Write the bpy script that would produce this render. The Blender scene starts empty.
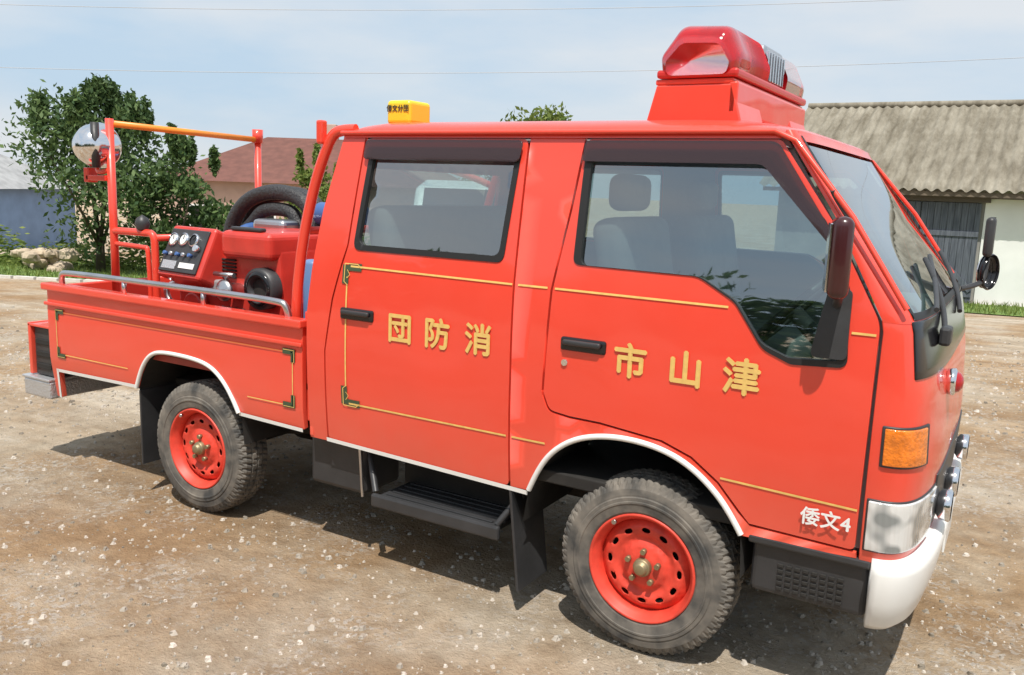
import bpy, bmesh, math, random
from mathutils import Vector, Matrix
from mathutils.geometry import delaunay_2d_cdt
random.seed(7)
scn=bpy.context.scene
COL=scn.collection
scn.view_settings.view_transform='Standard'
try: scn.view_settings.look='None'
except Exception: pass
scn.view_settings.exposure=0
# ------------------------------------------------------------ camera
CAM=Vector((1.0653,-3.5882,1.6689)); YAW=math.radians(30.937)
cam=bpy.data.cameras.new("camera"); co=bpy.data.objects.new("camera",cam); COL.objects.link(co); scn.camera=co
co.location=CAM; co.rotation_euler=[math.radians(a) for a in (80.212,-2.068,30.937)]
cam.sensor_width=36; cam.lens=862.7/1024*36; cam.clip_end=2000; cam.clip_start=.05
H=Vector((-math.sin(YAW),math.cos(YAW),0)); RT=Vector((math.cos(YAW),math.sin(YAW),0))
# ------------------------------------------------------------ materials
def nm(name):
    m=bpy.data.materials.new(name); m.use_nodes=True
    return m,m.node_tree,m.node_tree.nodes['Principled BSDF']
def mat(name,col,rough=.5,metal=0,coat=0,spec=.5,noise=0,nscale=8,bump=0,bscale=40,trans=0,emis=None,alpha=1):
    m,nt,b=nm(name)
    b.inputs['Base Color'].default_value=(*col,1); b.inputs['Roughness'].default_value=rough
    b.inputs['Metallic'].default_value=metal; b.inputs['Coat Weight'].default_value=coat
    b.inputs['Coat Roughness'].default_value=.05
    b.inputs['Specular IOR Level'].default_value=spec; b.inputs['Transmission Weight'].default_value=trans
    tc=nt.nodes.new('ShaderNodeTexCoord')
    if noise:
        n=nt.nodes.new('ShaderNodeTexNoise'); n.inputs['Scale'].default_value=nscale; n.inputs['Detail'].default_value=6
        nt.links.new(tc.outputs['Object'],n.inputs['Vector'])
        r=nt.nodes.new('ShaderNodeMapRange'); r.inputs[1].default_value=.3; r.inputs[2].default_value=.7
        r.inputs[3].default_value=1-noise; r.inputs[4].default_value=1+noise
        nt.links.new(n.outputs['Fac'],r.inputs[0])
        mx=nt.nodes.new('ShaderNodeVectorMath'); mx.operation='SCALE'; mx.inputs[0].default_value=col
        nt.links.new(r.outputs[0],mx.inputs['Scale']); nt.links.new(mx.outputs[0],b.inputs['Base Color'])
    if bump:
        n2=nt.nodes.new('ShaderNodeTexNoise'); n2.inputs['Scale'].default_value=bscale; n2.inputs['Detail'].default_value=4
        nt.links.new(tc.outputs['Object'],n2.inputs['Vector'])
        bp=nt.nodes.new('ShaderNodeBump'); bp.inputs['Strength'].default_value=bump; bp.inputs['Distance'].default_value=.01
        nt.links.new(n2.outputs['Fac'],bp.inputs['Height']); nt.links.new(bp.outputs[0],b.inputs['Normal'])
    return m
def red_paint():
    m,nt,b=nm("red_paint")
    geo=nt.nodes.new('ShaderNodeNewGeometry')
    n=nt.nodes.new('ShaderNodeTexNoise'); n.inputs['Scale'].default_value=3; n.inputs['Detail'].default_value=8; n.inputs['Roughness'].default_value=.65
    nt.links.new(geo.outputs['Position'],n.inputs['Vector'])
    sx=nt.nodes.new('ShaderNodeSeparateXYZ'); nt.links.new(geo.outputs['Position'],sx.inputs[0])
    mr=nt.nodes.new('ShaderNodeMapRange'); mr.inputs[1].default_value=.90; mr.inputs[2].default_value=.35; mr.inputs[3].default_value=0.03; mr.inputs[4].default_value=.6
    nt.links.new(sx.outputs['Z'],mr.inputs[0])
    mu=nt.nodes.new('ShaderNodeMath'); mu.operation='MULTIPLY'; nt.links.new(mr.outputs[0],mu.inputs[0]); nt.links.new(n.outputs['Fac'],mu.inputs[1])
    mx=nt.nodes.new('ShaderNodeMix'); mx.data_type='RGBA'
    mx.inputs[6].default_value=(.80,.056,.028,1); mx.inputs[7].default_value=(.56,.25,.16,1)
    nt.links.new(mu.outputs[0],mx.inputs[0]); nt.links.new(mx.outputs[2],b.inputs['Base Color'])
    r2=nt.nodes.new('ShaderNodeMapRange'); r2.inputs[1].default_value=.3; r2.inputs[2].default_value=.7; r2.inputs[3].default_value=.30; r2.inputs[4].default_value=.55
    nt.links.new(n.outputs['Fac'],r2.inputs[0]); nt.links.new(r2.outputs[0],b.inputs['Roughness'])
    b.inputs['Coat Weight'].default_value=.75
    r4=nt.nodes.new('ShaderNodeMapRange'); r4.inputs[1].default_value=.35; r4.inputs[2].default_value=.75; r4.inputs[3].default_value=.02; r4.inputs[4].default_value=.12
    nt.links.new(n.outputs['Fac'],r4.inputs[0]); nt.links.new(r4.outputs[0],b.inputs['Coat Roughness'])
    n3=nt.nodes.new('ShaderNodeTexNoise'); n3.inputs['Scale'].default_value=2.2; n3.inputs['Detail'].default_value=1
    nt.links.new(geo.outputs['Position'],n3.inputs['Vector'])
    bp=nt.nodes.new('ShaderNodeBump'); bp.inputs['Strength'].default_value=.6; bp.inputs['Distance'].default_value=.02
    nt.links.new(n3.outputs['Fac'],bp.inputs['Height']); nt.links.new(bp.outputs[0],b.inputs['Coat Normal']); nt.links.new(bp.outputs[0],b.inputs['Normal'])
    return m
RED=red_paint()
REDW=mat("red_wheel_paint",(.68,.060,.035),.5,noise=.2,nscale=20)
BLK=mat("black_plastic",(.035,.035,.037),.45,bump=.1,noise=.2)
BLKG=mat("black_gloss",(.012,.012,.014),.15)
DARK=mat("underbody_dark",(.02,.018,.016),.8,noise=.4)
RUB=mat("window_rubber",(.014,.014,.014),.5)
WHT=mat("white_paint",(.8,.8,.78),.35,coat=.3,noise=.03)
GOLD=mat("gold_leaf",(.76,.50,.15),.5,noise=.10,nscale=40)
GREEN=mat("ornament_dark",(.05,.08,.04),.5)
CHR=mat("chrome",(.78,.78,.8),.13,metal=1)
STEEL=mat("brushed_steel",(.55,.55,.56),.32,metal=1,noise=.1)
ALU=mat("aluminium_plate",(.62,.63,.65),.4,metal=.7,bump=.6,bscale=90)
YEL=mat("yellow_plastic",(.85,.60,.03),.35)
ORG=mat("orange_lens",(.80,.20,.012),.15,coat=.8,bump=.5,bscale=90,noise=.25,nscale=30)
ORP=mat("orange_pipe_paint",(.85,.27,.03),.4,noise=.1)
SEAT=mat("seat_fabric",(.20,.20,.20),.9,noise=.15)
TRIM=mat("interior_trim",(.24,.24,.245),.7)
HUB=mat("hub_bronze",(.30,.24,.14),.5,metal=.7,noise=.25)
BLUE=mat("blue_plastic",(.05,.12,.32),.4)
VISOR,nt,b=nm("smoked_visor"); b.inputs['Base Color'].default_value=(.05,.03,.034,1); b.inputs['Alpha'].default_value=.78; b.inputs['Roughness'].default_value=.1
def glassmat(name,tint,refl,pw=2.2):
    m=bpy.data.materials.new(name); m.use_nodes=True; nt=m.node_tree; nt.nodes.clear()
    o=nt.nodes.new('ShaderNodeOutputMaterial'); t=nt.nodes.new('ShaderNodeBsdfTransparent'); g=nt.nodes.new('ShaderNodeBsdfGlossy')
    t.inputs[0].default_value=(*tint,1); g.inputs[0].default_value=(.93,.97,1,1); g.inputs[1].default_value=.02
    f=nt.nodes.new('ShaderNodeLayerWeight'); f.inputs[0].default_value=.5
    r=nt.nodes.new('ShaderNodeMapRange'); r.inputs[3].default_value=refl; r.inputs[4].default_value=1
    mx=nt.nodes.new('ShaderNodeMixShader')
    p=nt.nodes.new('ShaderNodeMath'); p.operation='POWER'; p.inputs[1].default_value=pw
    nt.links.new(f.outputs['Facing'],p.inputs[0]); nt.links.new(p.outputs[0],r.inputs[0]); nt.links.new(r.outputs[0],mx.inputs[0]); nt.links.new(t.outputs[0],mx.inputs[1]); nt.links.new(g.outputs[0],mx.inputs[2]); nt.links.new(mx.outputs[0],o.inputs[0])
    return m
GLS=glassmat("window_glass",(.60,.72,.71),.26)
GLSW=glassmat("windshield_glass",(.52,.70,.66),.10,3.0)
REDL,nt,b=nm("red_lens"); b.inputs['Base Color'].default_value=(.78,.02,.03,1); b.inputs['Roughness'].default_value=.07; b.inputs['Transmission Weight'].default_value=.55; b.inputs['Coat Weight'].default_value=1; b.inputs['IOR'].default_value=1.3
def head_mat():
    m,nt,b=nm("headlight_lens"); b.inputs['Metallic'].default_value=.3; b.inputs['Roughness'].default_value=.2; b.inputs['Coat Weight'].default_value=1; b.inputs['Coat Roughness'].default_value=.03
    geo=nt.nodes.new('ShaderNodeNewGeometry'); mp=nt.nodes.new('ShaderNodeMapping'); mp.inputs['Scale'].default_value=(1,1,.15)
    w=nt.nodes.new('ShaderNodeTexWave'); w.bands_direction='DIAGONAL'; w.inputs['Scale'].default_value=30; w.inputs['Distortion'].default_value=0
    nt.links.new(geo.outputs['Position'],mp.inputs[0]); nt.links.new(mp.outputs[0],w.inputs['Vector'])
    bp=nt.nodes.new('ShaderNodeBump'); bp.inputs['Strength'].default_value=.12; bp.inputs['Distance'].default_value=.01
    nt.links.new(w.outputs['Fac'],bp.inputs['Height']); nt.links.new(bp.outputs[0],b.inputs['Normal'])
    n=nt.nodes.new('ShaderNodeTexNoise'); n.inputs['Scale'].default_value=11; n.inputs['Detail'].default_value=1; nt.links.new(geo.outputs['Position'],n.inputs['Vector'])
    r=nt.nodes.new('ShaderNodeValToRGB'); r.color_ramp.elements[0].position=.42; r.color_ramp.elements[0].color=(.30,.33,.34,1); r.color_ramp.elements[1].position=.54; r.color_ramp.elements[1].color=(.82,.84,.85,1)
    nt.links.new(n.outputs['Fac'],r.inputs[0]); nt.links.new(r.outputs[0],b.inputs['Base Color'])
    return m
HEAD=head_mat()
def tyre_mat():
    m,nt,b=nm("tyre_rubber"); b.inputs['Roughness'].default_value=.85
    geo=nt.nodes.new('ShaderNodeNewGeometry'); n=nt.nodes.new('ShaderNodeTexNoise'); n.inputs['Scale'].default_value=14; n.inputs['Detail'].default_value=8
    nt.links.new(geo.outputs['Position'],n.inputs['Vector'])
    r=nt.nodes.new('ShaderNodeValToRGB'); r.color_ramp.elements[0].position=.3; r.color_ramp.elements[0].color=(.05,.049,.047,1); r.color_ramp.elements[1].position=.72; r.color_ramp.elements[1].color=(.21,.185,.155,1)
    nt.links.new(n.outputs['Fac'],r.inputs[0]); nt.links.new(r.outputs[0],b.inputs['Base Color'])
    return m
TYRE=tyre_mat()
# ------------------------------------------------------------ helpers
def empty(name,loc=(0,0,0)):
    e=bpy.data.objects.new(name,None); COL.objects.link(e); e.location=loc; e.empty_display_size=.2; return e
def mk(name,vs,fs,m,parent=None,smooth=False):
    me=bpy.data.meshes.new(name); me.from_pydata([tuple(v) for v in vs],[],fs); me.update()
    me.materials.append(m)
    if smooth:
        for p in me.polygons: p.use_smooth=True
    o=bpy.data.objects.new(name,me); COL.objects.link(o)
    if parent: o.parent=parent
    return o
def bev(o,w=.01,seg=2,ang=40):
    b=o.modifiers.new("bevel",'BEVEL'); b.width=w; b.segments=seg; b.limit_method='ANGLE'; b.angle_limit=math.radians(ang); return o
def box(name,x0,x1,y0,y1,z0,z1,m,parent=None,bw=.006,seg=2,rot=None,smooth=False):
    c=Vector(((x0+x1)/2,(y0+y1)/2,(z0+z1)/2)); hx,hy,hz=abs(x1-x0)/2,abs(y1-y0)/2,abs(z1-z0)/2
    vs=[(sx*hx,sy*hy,sz*hz) for sx in(-1,1) for sy in(-1,1) for sz in(-1,1)]
    fs=[(0,1,3,2),(4,6,7,5),(0,4,5,1),(2,3,7,6),(0,2,6,4),(1,5,7,3)]
    o=mk(name,vs,fs,m,parent,smooth); o.location=c
    if rot: o.rotation_euler=rot
    if bw: bev(o,min(bw,.45*min(hx,hy,hz)*2),seg)
    return o
def tube(name,pts,r,m,parent=None,cyclic=False,smooth=True,res=6):
    cu=bpy.data.curves.new(name,'CURVE'); cu.dimensions='3D'; cu.bevel_depth=r; cu.bevel_resolution=res; cu.use_fill_caps=True
    if smooth and len(pts)>2:
        s=cu.splines.new('NURBS'); s.points.add(len(pts)-1)
        for i,p in enumerate(pts): s.points[i].co=(*p,1)
        s.order_u=3; s.use_endpoint_u=True; s.use_cyclic_u=cyclic; s.resolution_u=8
    else:
        s=cu.splines.new('POLY'); s.points.add(len(pts)-1)
        for i,p in enumerate(pts): s.points[i].co=(*p,1)
        s.use_cyclic_u=cyclic
    cu.materials.append(m); o=bpy.data.objects.new(name,cu); COL.objects.link(o)
    if parent: o.parent=parent
    return o
def cyl(name,p0,p1,r,m,parent=None,r2=None,n=24,bw=0):
    p0=Vector(p0);p1=Vector(p1); d=(p1-p0); q=d.to_track_quat('Z','Y'); r2=r if r2 is None else r2
    vs=[];fs=[]
    for k,(pp,rr) in enumerate(((p0,r),(p1,r2))):
        for i in range(n):
            a=2*math.pi*i/n; vs.append(pp+q@Vector((rr*math.cos(a),rr*math.sin(a),0)))
    for i in range(n): fs.append((i,(i+1)%n,n+(i+1)%n,n+i))
    fs.append(tuple(range(n-1,-1,-1))); fs.append(tuple(range(n,2*n)))
    o=mk(name,vs,fs,m,parent)
    for p in o.data.polygons: p.use_smooth=len(p.vertices)==4
    if bw: bev(o,bw,2,50)
    return o
def lathe(name,prof,c,axis,m,parent=None,n=48,fn=None):
    c=Vector(c); q=Vector(axis).to_track_quat('Z','Y'); vs=[];fs=[];P=len(prof)
    for i in range(n):
        a=2*math.pi*i/n
        for j,(w,r) in enumerate(prof):
            rr=r if fn is None else fn(i,j,w,r)
            vs.append(c+q@Vector((rr*math.cos(a),rr*math.sin(a),w)))
    for i in range(n):
        for j in range(P-1):
            fs.append((i*P+j,((i+1)%n)*P+j,((i+1)%n)*P+j+1,i*P+j+1))
    return mk(name,vs,fs,m,parent,smooth=(fn is None))
def fillet(pts,r,seg=5):
    out=[];n=len(pts)
    for i in range(n):
        ri=r[i] if isinstance(r,(list,tuple)) else r
        p=Vector(pts[i]);a=Vector(pts[i-1]);b=Vector(pts[(i+1)%n])
        da=(a-p);db=(b-p);la,lb=da.length,db.length
        if ri<=0 or la<1e-6 or lb<1e-6: out.append(tuple(p)); continue
        da/=la;db/=lb; ang=da.angle(db)
        if ang>math.radians(172): out.append(tuple(p)); continue
        t=min(ri/math.tan(ang/2),la*.45,lb*.45); s=p+da*t;e=p+db*t
        for k in range(seg+1):
            u=k/seg; q=s*(1-u)**2+p*2*u*(1-u)+e*u*u; out.append(tuple(q))
    return out
def inside(p,poly):
    x,y=p;c=False;n=len(poly);j=n-1
    for i in range(n):
        xi,yi=poly[i];xj,yj=poly[j]
        if (yi>y)!=(yj>y) and x<(xj-xi)*(y-yi)/(yj-yi)+xi: c=not c
        j=i
    return c
def dseg(p,a,b):
    ax,ay=a;bx,by=b;px,py=p;dx,dy=bx-ax,by-ay;L=dx*dx+dy*dy
    t=0 if L==0 else max(0,min(1,((px-ax)*dx+(py-ay)*dy)/L)); return math.hypot(px-ax-t*dx,py-ay-t*dy)
def subdiv(poly,step):
    o=[]
    for i in range(len(poly)):
        a=poly[i];b=poly[(i+1)%len(poly)]; L=math.hypot(b[0]-a[0],b[1]-a[1]); k=max(1,int(L/step))
        for j in range(k): o.append((a[0]+(b[0]-a[0])*j/k,a[1]+(b[1]-a[1])*j/k))
    return o
def panel(name,outer,holes,fmap,m,parent=None,step=.06,thick=.018,bw=.005,smooth=True,flip=False):
    polys=[subdiv(outer,step)]+[subdiv(h,step) for h in holes]
    vs=[];es=[]
    for pl in polys:
        s=len(vs); vs+= [Vector(p) for p in pl]; k=len(pl); es+=[(s+i,s+(i+1)%k) for i in range(k)]
    segs=[(pl[i],pl[(i+1)%len(pl)]) for pl in polys for i in range(len(pl))]
    xs=[p[0] for p in outer];ys=[p[1] for p in outer]
    x=min(xs)+step/2
    while x<max(xs):
        y=min(ys)+step/2
        while y<max(ys):
            p=(x+random.uniform(-.05,.05)*step,y)
            if inside(p,outer) and not any(inside(p,h) for h in holes) and min(dseg(p,a,b) for a,b in segs)>step*.45: vs.append(Vector(p))
            y+=step
        x+=step
    V,E,F,_,_,_=delaunay_2d_cdt(vs,es,[],0,1e-6)
    fs=[]
    for f in F:
        c=(sum(V[i][0] for i in f)/len(f),sum(V[i][1] for i in f)/len(f))
        if inside(c,outer) and not any(inside(c,h) for h in holes): fs.append(tuple(f)[::-1] if flip else tuple(f))
    o=mk(name,[fmap(v[0],v[1]) for v in V],fs,m,parent,smooth)
    if thick:
        s=o.modifiers.new("sol",'SOLIDIFY'); s.thickness=thick; s.offset=-1
        if bw: bev(o,bw,2,60)
        if smooth:
            wn=o.modifiers.new("wn",'WEIGHTED_NORMAL'); wn.keep_sharp=True
    return o
def strip(name,pts,w,fmap,m,parent,off=0,closed=False):
    n=len(pts); rng=range(n if closed else n-1); q=[]
    for i in rng:
        a=Vector(pts[i]);b=Vector(pts[(i+1)%n]); k=max(1,int((b-a).length/.05))
        for j in range(k): q.append(a.lerp(b,j/k))
    if not closed: q.append(Vector(pts[-1]))
    vs=[];fs=[];N=len(q)
    for i in range(N):
        a=q[i-1] if (i>0 or closed) else q[i]; b=q[(i+1)%N] if (i<N-1 or closed) else q[i]
        t=(b-a).normalized(); nn=Vector((-t.y,t.x))
        for s in(-1,1):
            p=q[i]+nn*s*w/2; vs.append(fmap(p.x,p.y))
    for i in range(N if closed else N-1):
        j=(i+1)%N; fs.append((2*i,2*j,2*j+1,2*i+1))
    return mk(name,vs,fs,m,parent)
def interp(tab,z):
    if z<=tab[0][0]: return tab[0][1]
    for (a,b),(c,d) in zip(tab,tab[1:]):
        if z<=c: return b+(d-b)*(z-a)/(c-a)
    return tab[-1][1]
# ------------------------------------------------------------ TRUCK
TR=empty("fire_truck")
def sideY(z):
    if z<1.3: return -.845+.020*((z-.98)/.4)**2
    t=(z-1.3)/.57; return -.8322+.10*t**1.12
def sm(off,sg=1):
    return lambda x,z:(x,sg*(sideY(z)+off),z)
archF=[(-.47,.53),(-.435,.61),(-.375,.70),(-.29,.765),(-.19,.80),(-.07,.812),(.05,.80),(.15,.765),(.24,.70),(.31,.62),(.35,.55)]
ac=(-.05,.42)
archD=[(ac[0]+(x-ac[0])*1.085,ac[1]+(z-ac[1])*1.085) for x,z in archF]
rdoor=fillet([(-1.49,.545),(-.562,.53),(-.562,.96),(-.57,1.39),(-.58,1.855),(-1.36,1.855),(-1.385,1.41),(-1.45,1.18),(-1.49,.95)],[.03,.02,0,0,.03,.05,.2,.1,.1])
rglass=fillet([(-1.345,1.405),(-.632,1.405),(-.612,1.805),(-1.318,1.80)],.035)
def shrink(poly,d):
    cx=sum(p[0] for p in poly)/len(poly); cy=sum(p[1] for p in poly)/len(poly)
    mx=max(abs(p[0]-cx) for p in poly); my=max(abs(p[1]-cy) for p in poly)
    return [(cx+(x-cx)*(1-d/mx),cy+(y-cy)*(1-d/my)) for x,y in poly]
fglass=fillet([(-.315,1.41),(.14,1.405),(.27,1.335),(.37,1.20),(.46,1.165),(.625,1.175),(.61,1.40),(.515,1.60),(.30,1.80),(-.32,1.80)],[.03,.1,.1,.08,.05,.03,.1,.08,.05,.03])
ad=[p for p in archD if p[1]>.60 and p[0]>-.15]
dl=[(-.335,1.855),(-.36,1.60),(-.40,1.31),(-.412,.93),(-.385,.868),(-.30,.858),(-.18,.856)]; dlr=[.03,0,.2,.05,.04,0,0]
dr=[(.375,.60),(.708,.59),(.712,1.02),(.712,1.31),(.535,1.61),(.35,1.855)]; drr=[0,.02,.1,.12,.1,.03]
fdoor=fillet(dl+ad+dr,dlr+[0]*len(ad)+drr)
bl=[(-.344,1.868),(-.369,1.60),(-.409,1.31),(-.421,.928),(-.391,.860),(-.302,.849),(-.18,.847)]
xr=[(.50,-1.60),(1.1,-1.60),(1.55,-1.55),(1.86,-1.485)]
rq=[(-1.50,.54),(-1.498,.95),(-1.459,1.18),(-1.394,1.41),(-1.368,1.868),(-1.483,1.868),(-1.55,1.55),(-1.60,1.1),(-1.60,.54)]
bq=[(-.553,.53)]+archF+[(.715,.565),(.712,.581),(.377,.591)]+[(x-.006,z-.008) for x,z in reversed(ad)]+bl[::-1]+[(-.571,1.868),(-.561,1.39),(-.553,.96)]
bpo=fillet(bq,[0]*(1+len(archF)+3+len(ad))+[0,0,.04,.05,.2,0,0]+[0,0,0])
liner=[(-1.58,.56),(-.50,.55)]+[(x,z+.01) for x,z in archF[1:-1]]+[(.36,.58),(.72,.58),(.72,1.30),(.54,1.60),(.36,1.862),(-1.47,1.862),(-1.53,1.55),(-1.58,1.1)]
vis_r=fillet([(-1.35,1.768),(-1.345,1.848),(-.588,1.848),(-.60,1.768)],.02)
vis_f=fillet([(-.335,1.775),(-.335,1.848),(.345,1.848),(.575,1.53),(.555,1.52),(.305,1.775)],[.01,.02,.05,.01,.01,.05])
for sg,tag in((-1,'far'),(1,'near')):
    s=1 if tag=='near' else -1
    fl=(s<0)
    P=lambda nme,o,h,off,m,**k: panel(nme+"_"+tag,o,h,sm(off,s),m,TR,flip=fl,**k)
    P("rear_door",rdoor,[rglass],0,RED)
    P("front_door",fdoor,[fglass],0,RED)
    P("rear_quarter_panel",rq,[],0,RED)
    P("b_pillar_and_arch",bpo,[],0,RED)
    P("inner_liner",liner,[shrink(rglass,-.012),shrink(fglass,-.012)],.026,TRIM,thick=.01,bw=0)
    P("rear_door_glass",shrink(rglass,-.006),[],.012,GLS,thick=0)
    P("front_door_glass",shrink(fglass,-.006),[],.012,GLS,thick=0)
    P("rear_window_seal",shrink(rglass,-.012),[shrink(rglass,.012)],-.004,RUB,thick=.02,bw=.003)
    P("front_window_seal",shrink(fglass,-.014),[shrink(fglass,.014)],-.004,RUB,thick=.02,bw=.003)
    P("rear_window_visor",vis_r,[],-.020,VISOR,thick=.003,bw=0)
    P("front_window_visor",vis_f,[],-.020,VISOR,thick=.003,bw=0)
    strip("sill_trim_"+tag,[(-1.5,.548),(-.56,.523),(-.475,.52)],.018,sm(-.004,s),WHT,TR)
    vs=[];fs=[]
    aw=[(-.49,.40)]+archF+[(.36,.40)]
    for x,z in aw: vs+= [(x,s*(-.825),z),(x,s*(-.40),z)]
    for i in range(len(aw)-1): fs.append((2*i,2*i+2,2*i+3,2*i+1))
    mk("wheel_well_"+tag,vs,fs,DARK,TR)
    tube("arch_trim_"+tag,[(x,s*(sideY(z)-.002),z+.004) for x,z in archF],.0105,WHT,TR)
    tube("drip_rail_"+tag,[(-1.49,s*-.745,1.876),(.33,s*-.745,1.880),(.40,s*-.752,1.850),(.60,s*-.80,1.62),(.78,s*-.83,1.36)],.009,RED,TR,smooth=False)
    for nme,pp in (("u1",[(-1.36,1.325),(-.57,1.318)]),("u2",[(-.545,1.318),(-.42,1.318)]),("u3",[(-.39,1.318),(.25,1.315)]),("u4",[(.635,1.275),(.705,1.275)]),
                   ("l1",[(-1.36,.735),(-.57,.735)]),("l2",[(-.545,.735),(-.40,.735)]),("l3",[(.27,.74),(.705,.725)]),("v",[(-1.375,.78),(-1.375,1.28)])):
        strip("gold_stripe_"+nme+"_"+tag,pp,.0075,sm(-.003,s),GOLD,TR)
    for zc,dz in((1.30,-1),(.76,1)):
        strip("ornament_a_"+tag,[(-1.385,zc-dz*.03),(-1.385,zc+dz*.05)],.034,sm(-.0035,s),GREEN,TR)
        strip("ornament_b_"+tag,[(-1.37,zc-dz*.022),(-1.30,zc-dz*.022)],.032,sm(-.003,s),GREEN,TR)
        strip("ornament_c_"+tag,[(-1.39,zc-dz*.035),(-1.39,zc+dz*.04),(-1.37,zc+dz*.055)],.004,sm(-.005,s),GOLD,TR)
        strip("ornament_d_"+tag,[(-1.39,zc-dz*.035),(-1.32,zc-dz*.035),(-1.30,zc-dz*.02)],.004,sm(-.005,s),GOLD,TR)
        strip("ornament_e_"+tag,[(-1.375,zc-dz*.01),(-1.36,zc+dz*.01),(-1.375,zc+dz*.025)],.003,sm(-.005,s),GOLD,TR)
for s in(1,-1):
    mk("cant_rail",[(-1.48,s*-.742,1.857),(.35,s*-.742,1.857),(.35,s*-.735,1.876),(-1.48,s*-.735,1.876)],[(0,1,2,3)],RED,TR)
for x0 in(-1.405,-.35):
    box("door_handle_recess",x0,x0+.18,-.852,-.83,1.10,1.15,BLKG,TR,.01,3)
    box("door_handle_grip",x0+.015,x0+.165,-.868,-.85,1.122,1.143,BLK,TR,.008,3)
cyl("door_lock",(-.33,-.84,1.055),(-.33,-.851,1.055),.012,CHR,TR)
# front end surface
x0t=[(.3,.722),(1.31,.722),(1.61,.552),(1.88,.358)]
xFt=[(.3,.865),(.55,.89),(.85,.905),(1.1,.888),(1.30,.845),(1.335,.832),(1.6,.608),(1.88,.403)]
NN=4.0
def fr(phi,z,off=0):
    x0=interp(x0t,z); a=interp(xFt,z)-x0+off; b=-sideY(z)+off
    c=max(0,math.cos(phi)); s_=math.sin(phi)
    return (x0+a*c**(2/NN),-math.copysign(b*abs(s_)**(2/NN),s_),z)
def fpatch(name,p0,p1,z0,z1,off,m,np_=24,nz=8,thick=0,bw=.004):
    vs=[];fs=[]
    for j in range(nz+1):
        for i in range(np_+1):
            ph=math.radians(p0+(p1-p0)*i/np_); z=z0+(z1-z0)*j/nz; vs.append(fr(ph,z,off))
    for j in range(nz):
        for i in range(np_):
            a=j*(np_+1)+i; fs.append((a,a+1,a+np_+2,a+np_+1))
    o=mk(name,vs,fs,m,TR,True)
    if thick:
        s=o.modifiers.new("s",'SOLIDIFY'); s.thickness=thick; s.offset=-1
        if bw: bev(o,bw,3,50)
    return o
fpatch("front_panel_lower",90,-90,.56,1.325,0,RED,72,20,.015)
fpatch("a_pillar_near",90,61,1.315,1.885,0,RED,14,20,.02)
fpatch("a_pillar_far",-61,-90,1.315,1.885,0,RED,14,20,.02)
fpatch("windshield_glass",61,-61,1.335,1.862,-.008,GLSW,40,16)
fpatch("windshield_seal_near",62.5,58,1.33,1.87,.003,RUB,4,16)
fpatch("windshield_seal_far",-58,-62.5,1.33,1.87,.003,RUB,4,16)
fpatch("windshield_header",64,-64,1.852,1.885,.002,RED,40,3)
fpatch("windshield_seal_base",62,-62,1.325,1.345,.004,RUB,40,2)
fpatch("black_cowl",66,-66,1.15,1.322,.005,BLKG,40,6,.012)
fpatch("turn_signal_rim_near",88.4,46,.878,1.007,.006,BLK,20,4,.01)
fpatch("turn_signal_near",87.5,50,.885,1.0,.011,ORG,20,4,.012)
fpatch("turn_signal_far",-50,-87.5,.885,1.0,.010,ORG,20,4,.012)
fpatch("headlight_rim_near",89.9,22,.598,.772,.004,BLK,30,6,.01)
fpatch("headlight_near",89.7,25,.604,.766,.010,HEAD,30,6,.012)
fpatch("headlight_far",-25,-89.8,.605,.765,.008,HEAD,30,6,.012)
fpatch("front_grille",24,-24,.61,.80,.006,BLK,30,6,.012)
fpatch("bumper_gap",88,-88,.53,.60,-.01,BLK,40,3)
def bumper():
    vs=[];fs=[];n=60;prof=[(.575,-.03),(.58,.02),(.57,.045),(.54,.055),(.44,.05),(.36,.035),(.335,.01),(.34,-.03)]
    for i in range(n+1):
        ph=math.radians(87-174*i/n)
        for z,o in prof: vs.append(fr(ph,z,o*.85))
    k=len(prof)
    for i in range(n):
        for j in range(k-1): fs.append((i*k+j,(i+1)*k+j,(i+1)*k+j+1,i*k+j+1))
    fs.append(tuple(range(k))); fs.append(tuple(range(n*k,(n+1)*k))[::-1])
    return mk("front_bumper",vs,fs,WHT,TR,True)
bumper()
def roof():
    vs=[];fs=[];ns=48
    xs=[0,.01,.025,.05,.1,.2,.35,.5,.65,.8,.88,.93,.96,.98,.992,1]
    for t in xs:
        for i in range(ns+1):
            ph=math.radians(90-180*i/ns); fx,fy,_=fr(ph,1.875); s=abs(fy)/.735
            x=-1.50+(fx+1.50)*t
            gs=(1-min(1,s)**7)**.5
            ht=min(1,(t/.08))**.5*min(1,((1-t)/.14))**.5
            vs.append((x,fy,1.872+.066*gs*(.12+.88*ht)))
    for j in range(len(xs)-1):
        for i in range(ns):
            a=j*(ns+1)+i; fs.append((a,a+ns+1,a+ns+2,a+1))
    mk("roof",vs,fs,RED,TR,True)
    vs2=[(x,y,z-.045) for x,y,z in vs]; mk("headliner",vs2,fs,TRIM,TR,True)
roof()
def rm(off): return lambda y,z:(interp(xr,z)+off,y,z)
rw=[(-.825,.55),(.825,.55),(.835,1.0),(.825,1.32),(.73,1.868),(-.73,1.868),(-.825,1.32),(-.835,1.0)]
rwin=fillet([(-.6,1.38),(.6,1.38),(.56,1.74),(-.56,1.74)],.05)
panel("cab_rear_wall",rw,[rwin],rm(.0),RED,TR,thick=.02,flip=True)
panel("cab_rear_glass",shrink(rwin,-.01),[],rm(.01),GLS,TR,thick=0)
box("cab_floor",-1.58,.80,-.80,.80,.57,.62,DARK,TR)
box("engine_cover",-.35,.25,-.15,.3,.62,1.0,TRIM,TR,.03)
box("dashboard",.53,.75,-.74,.74,.95,1.27,TRIM,TR,.05,3)
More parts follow.
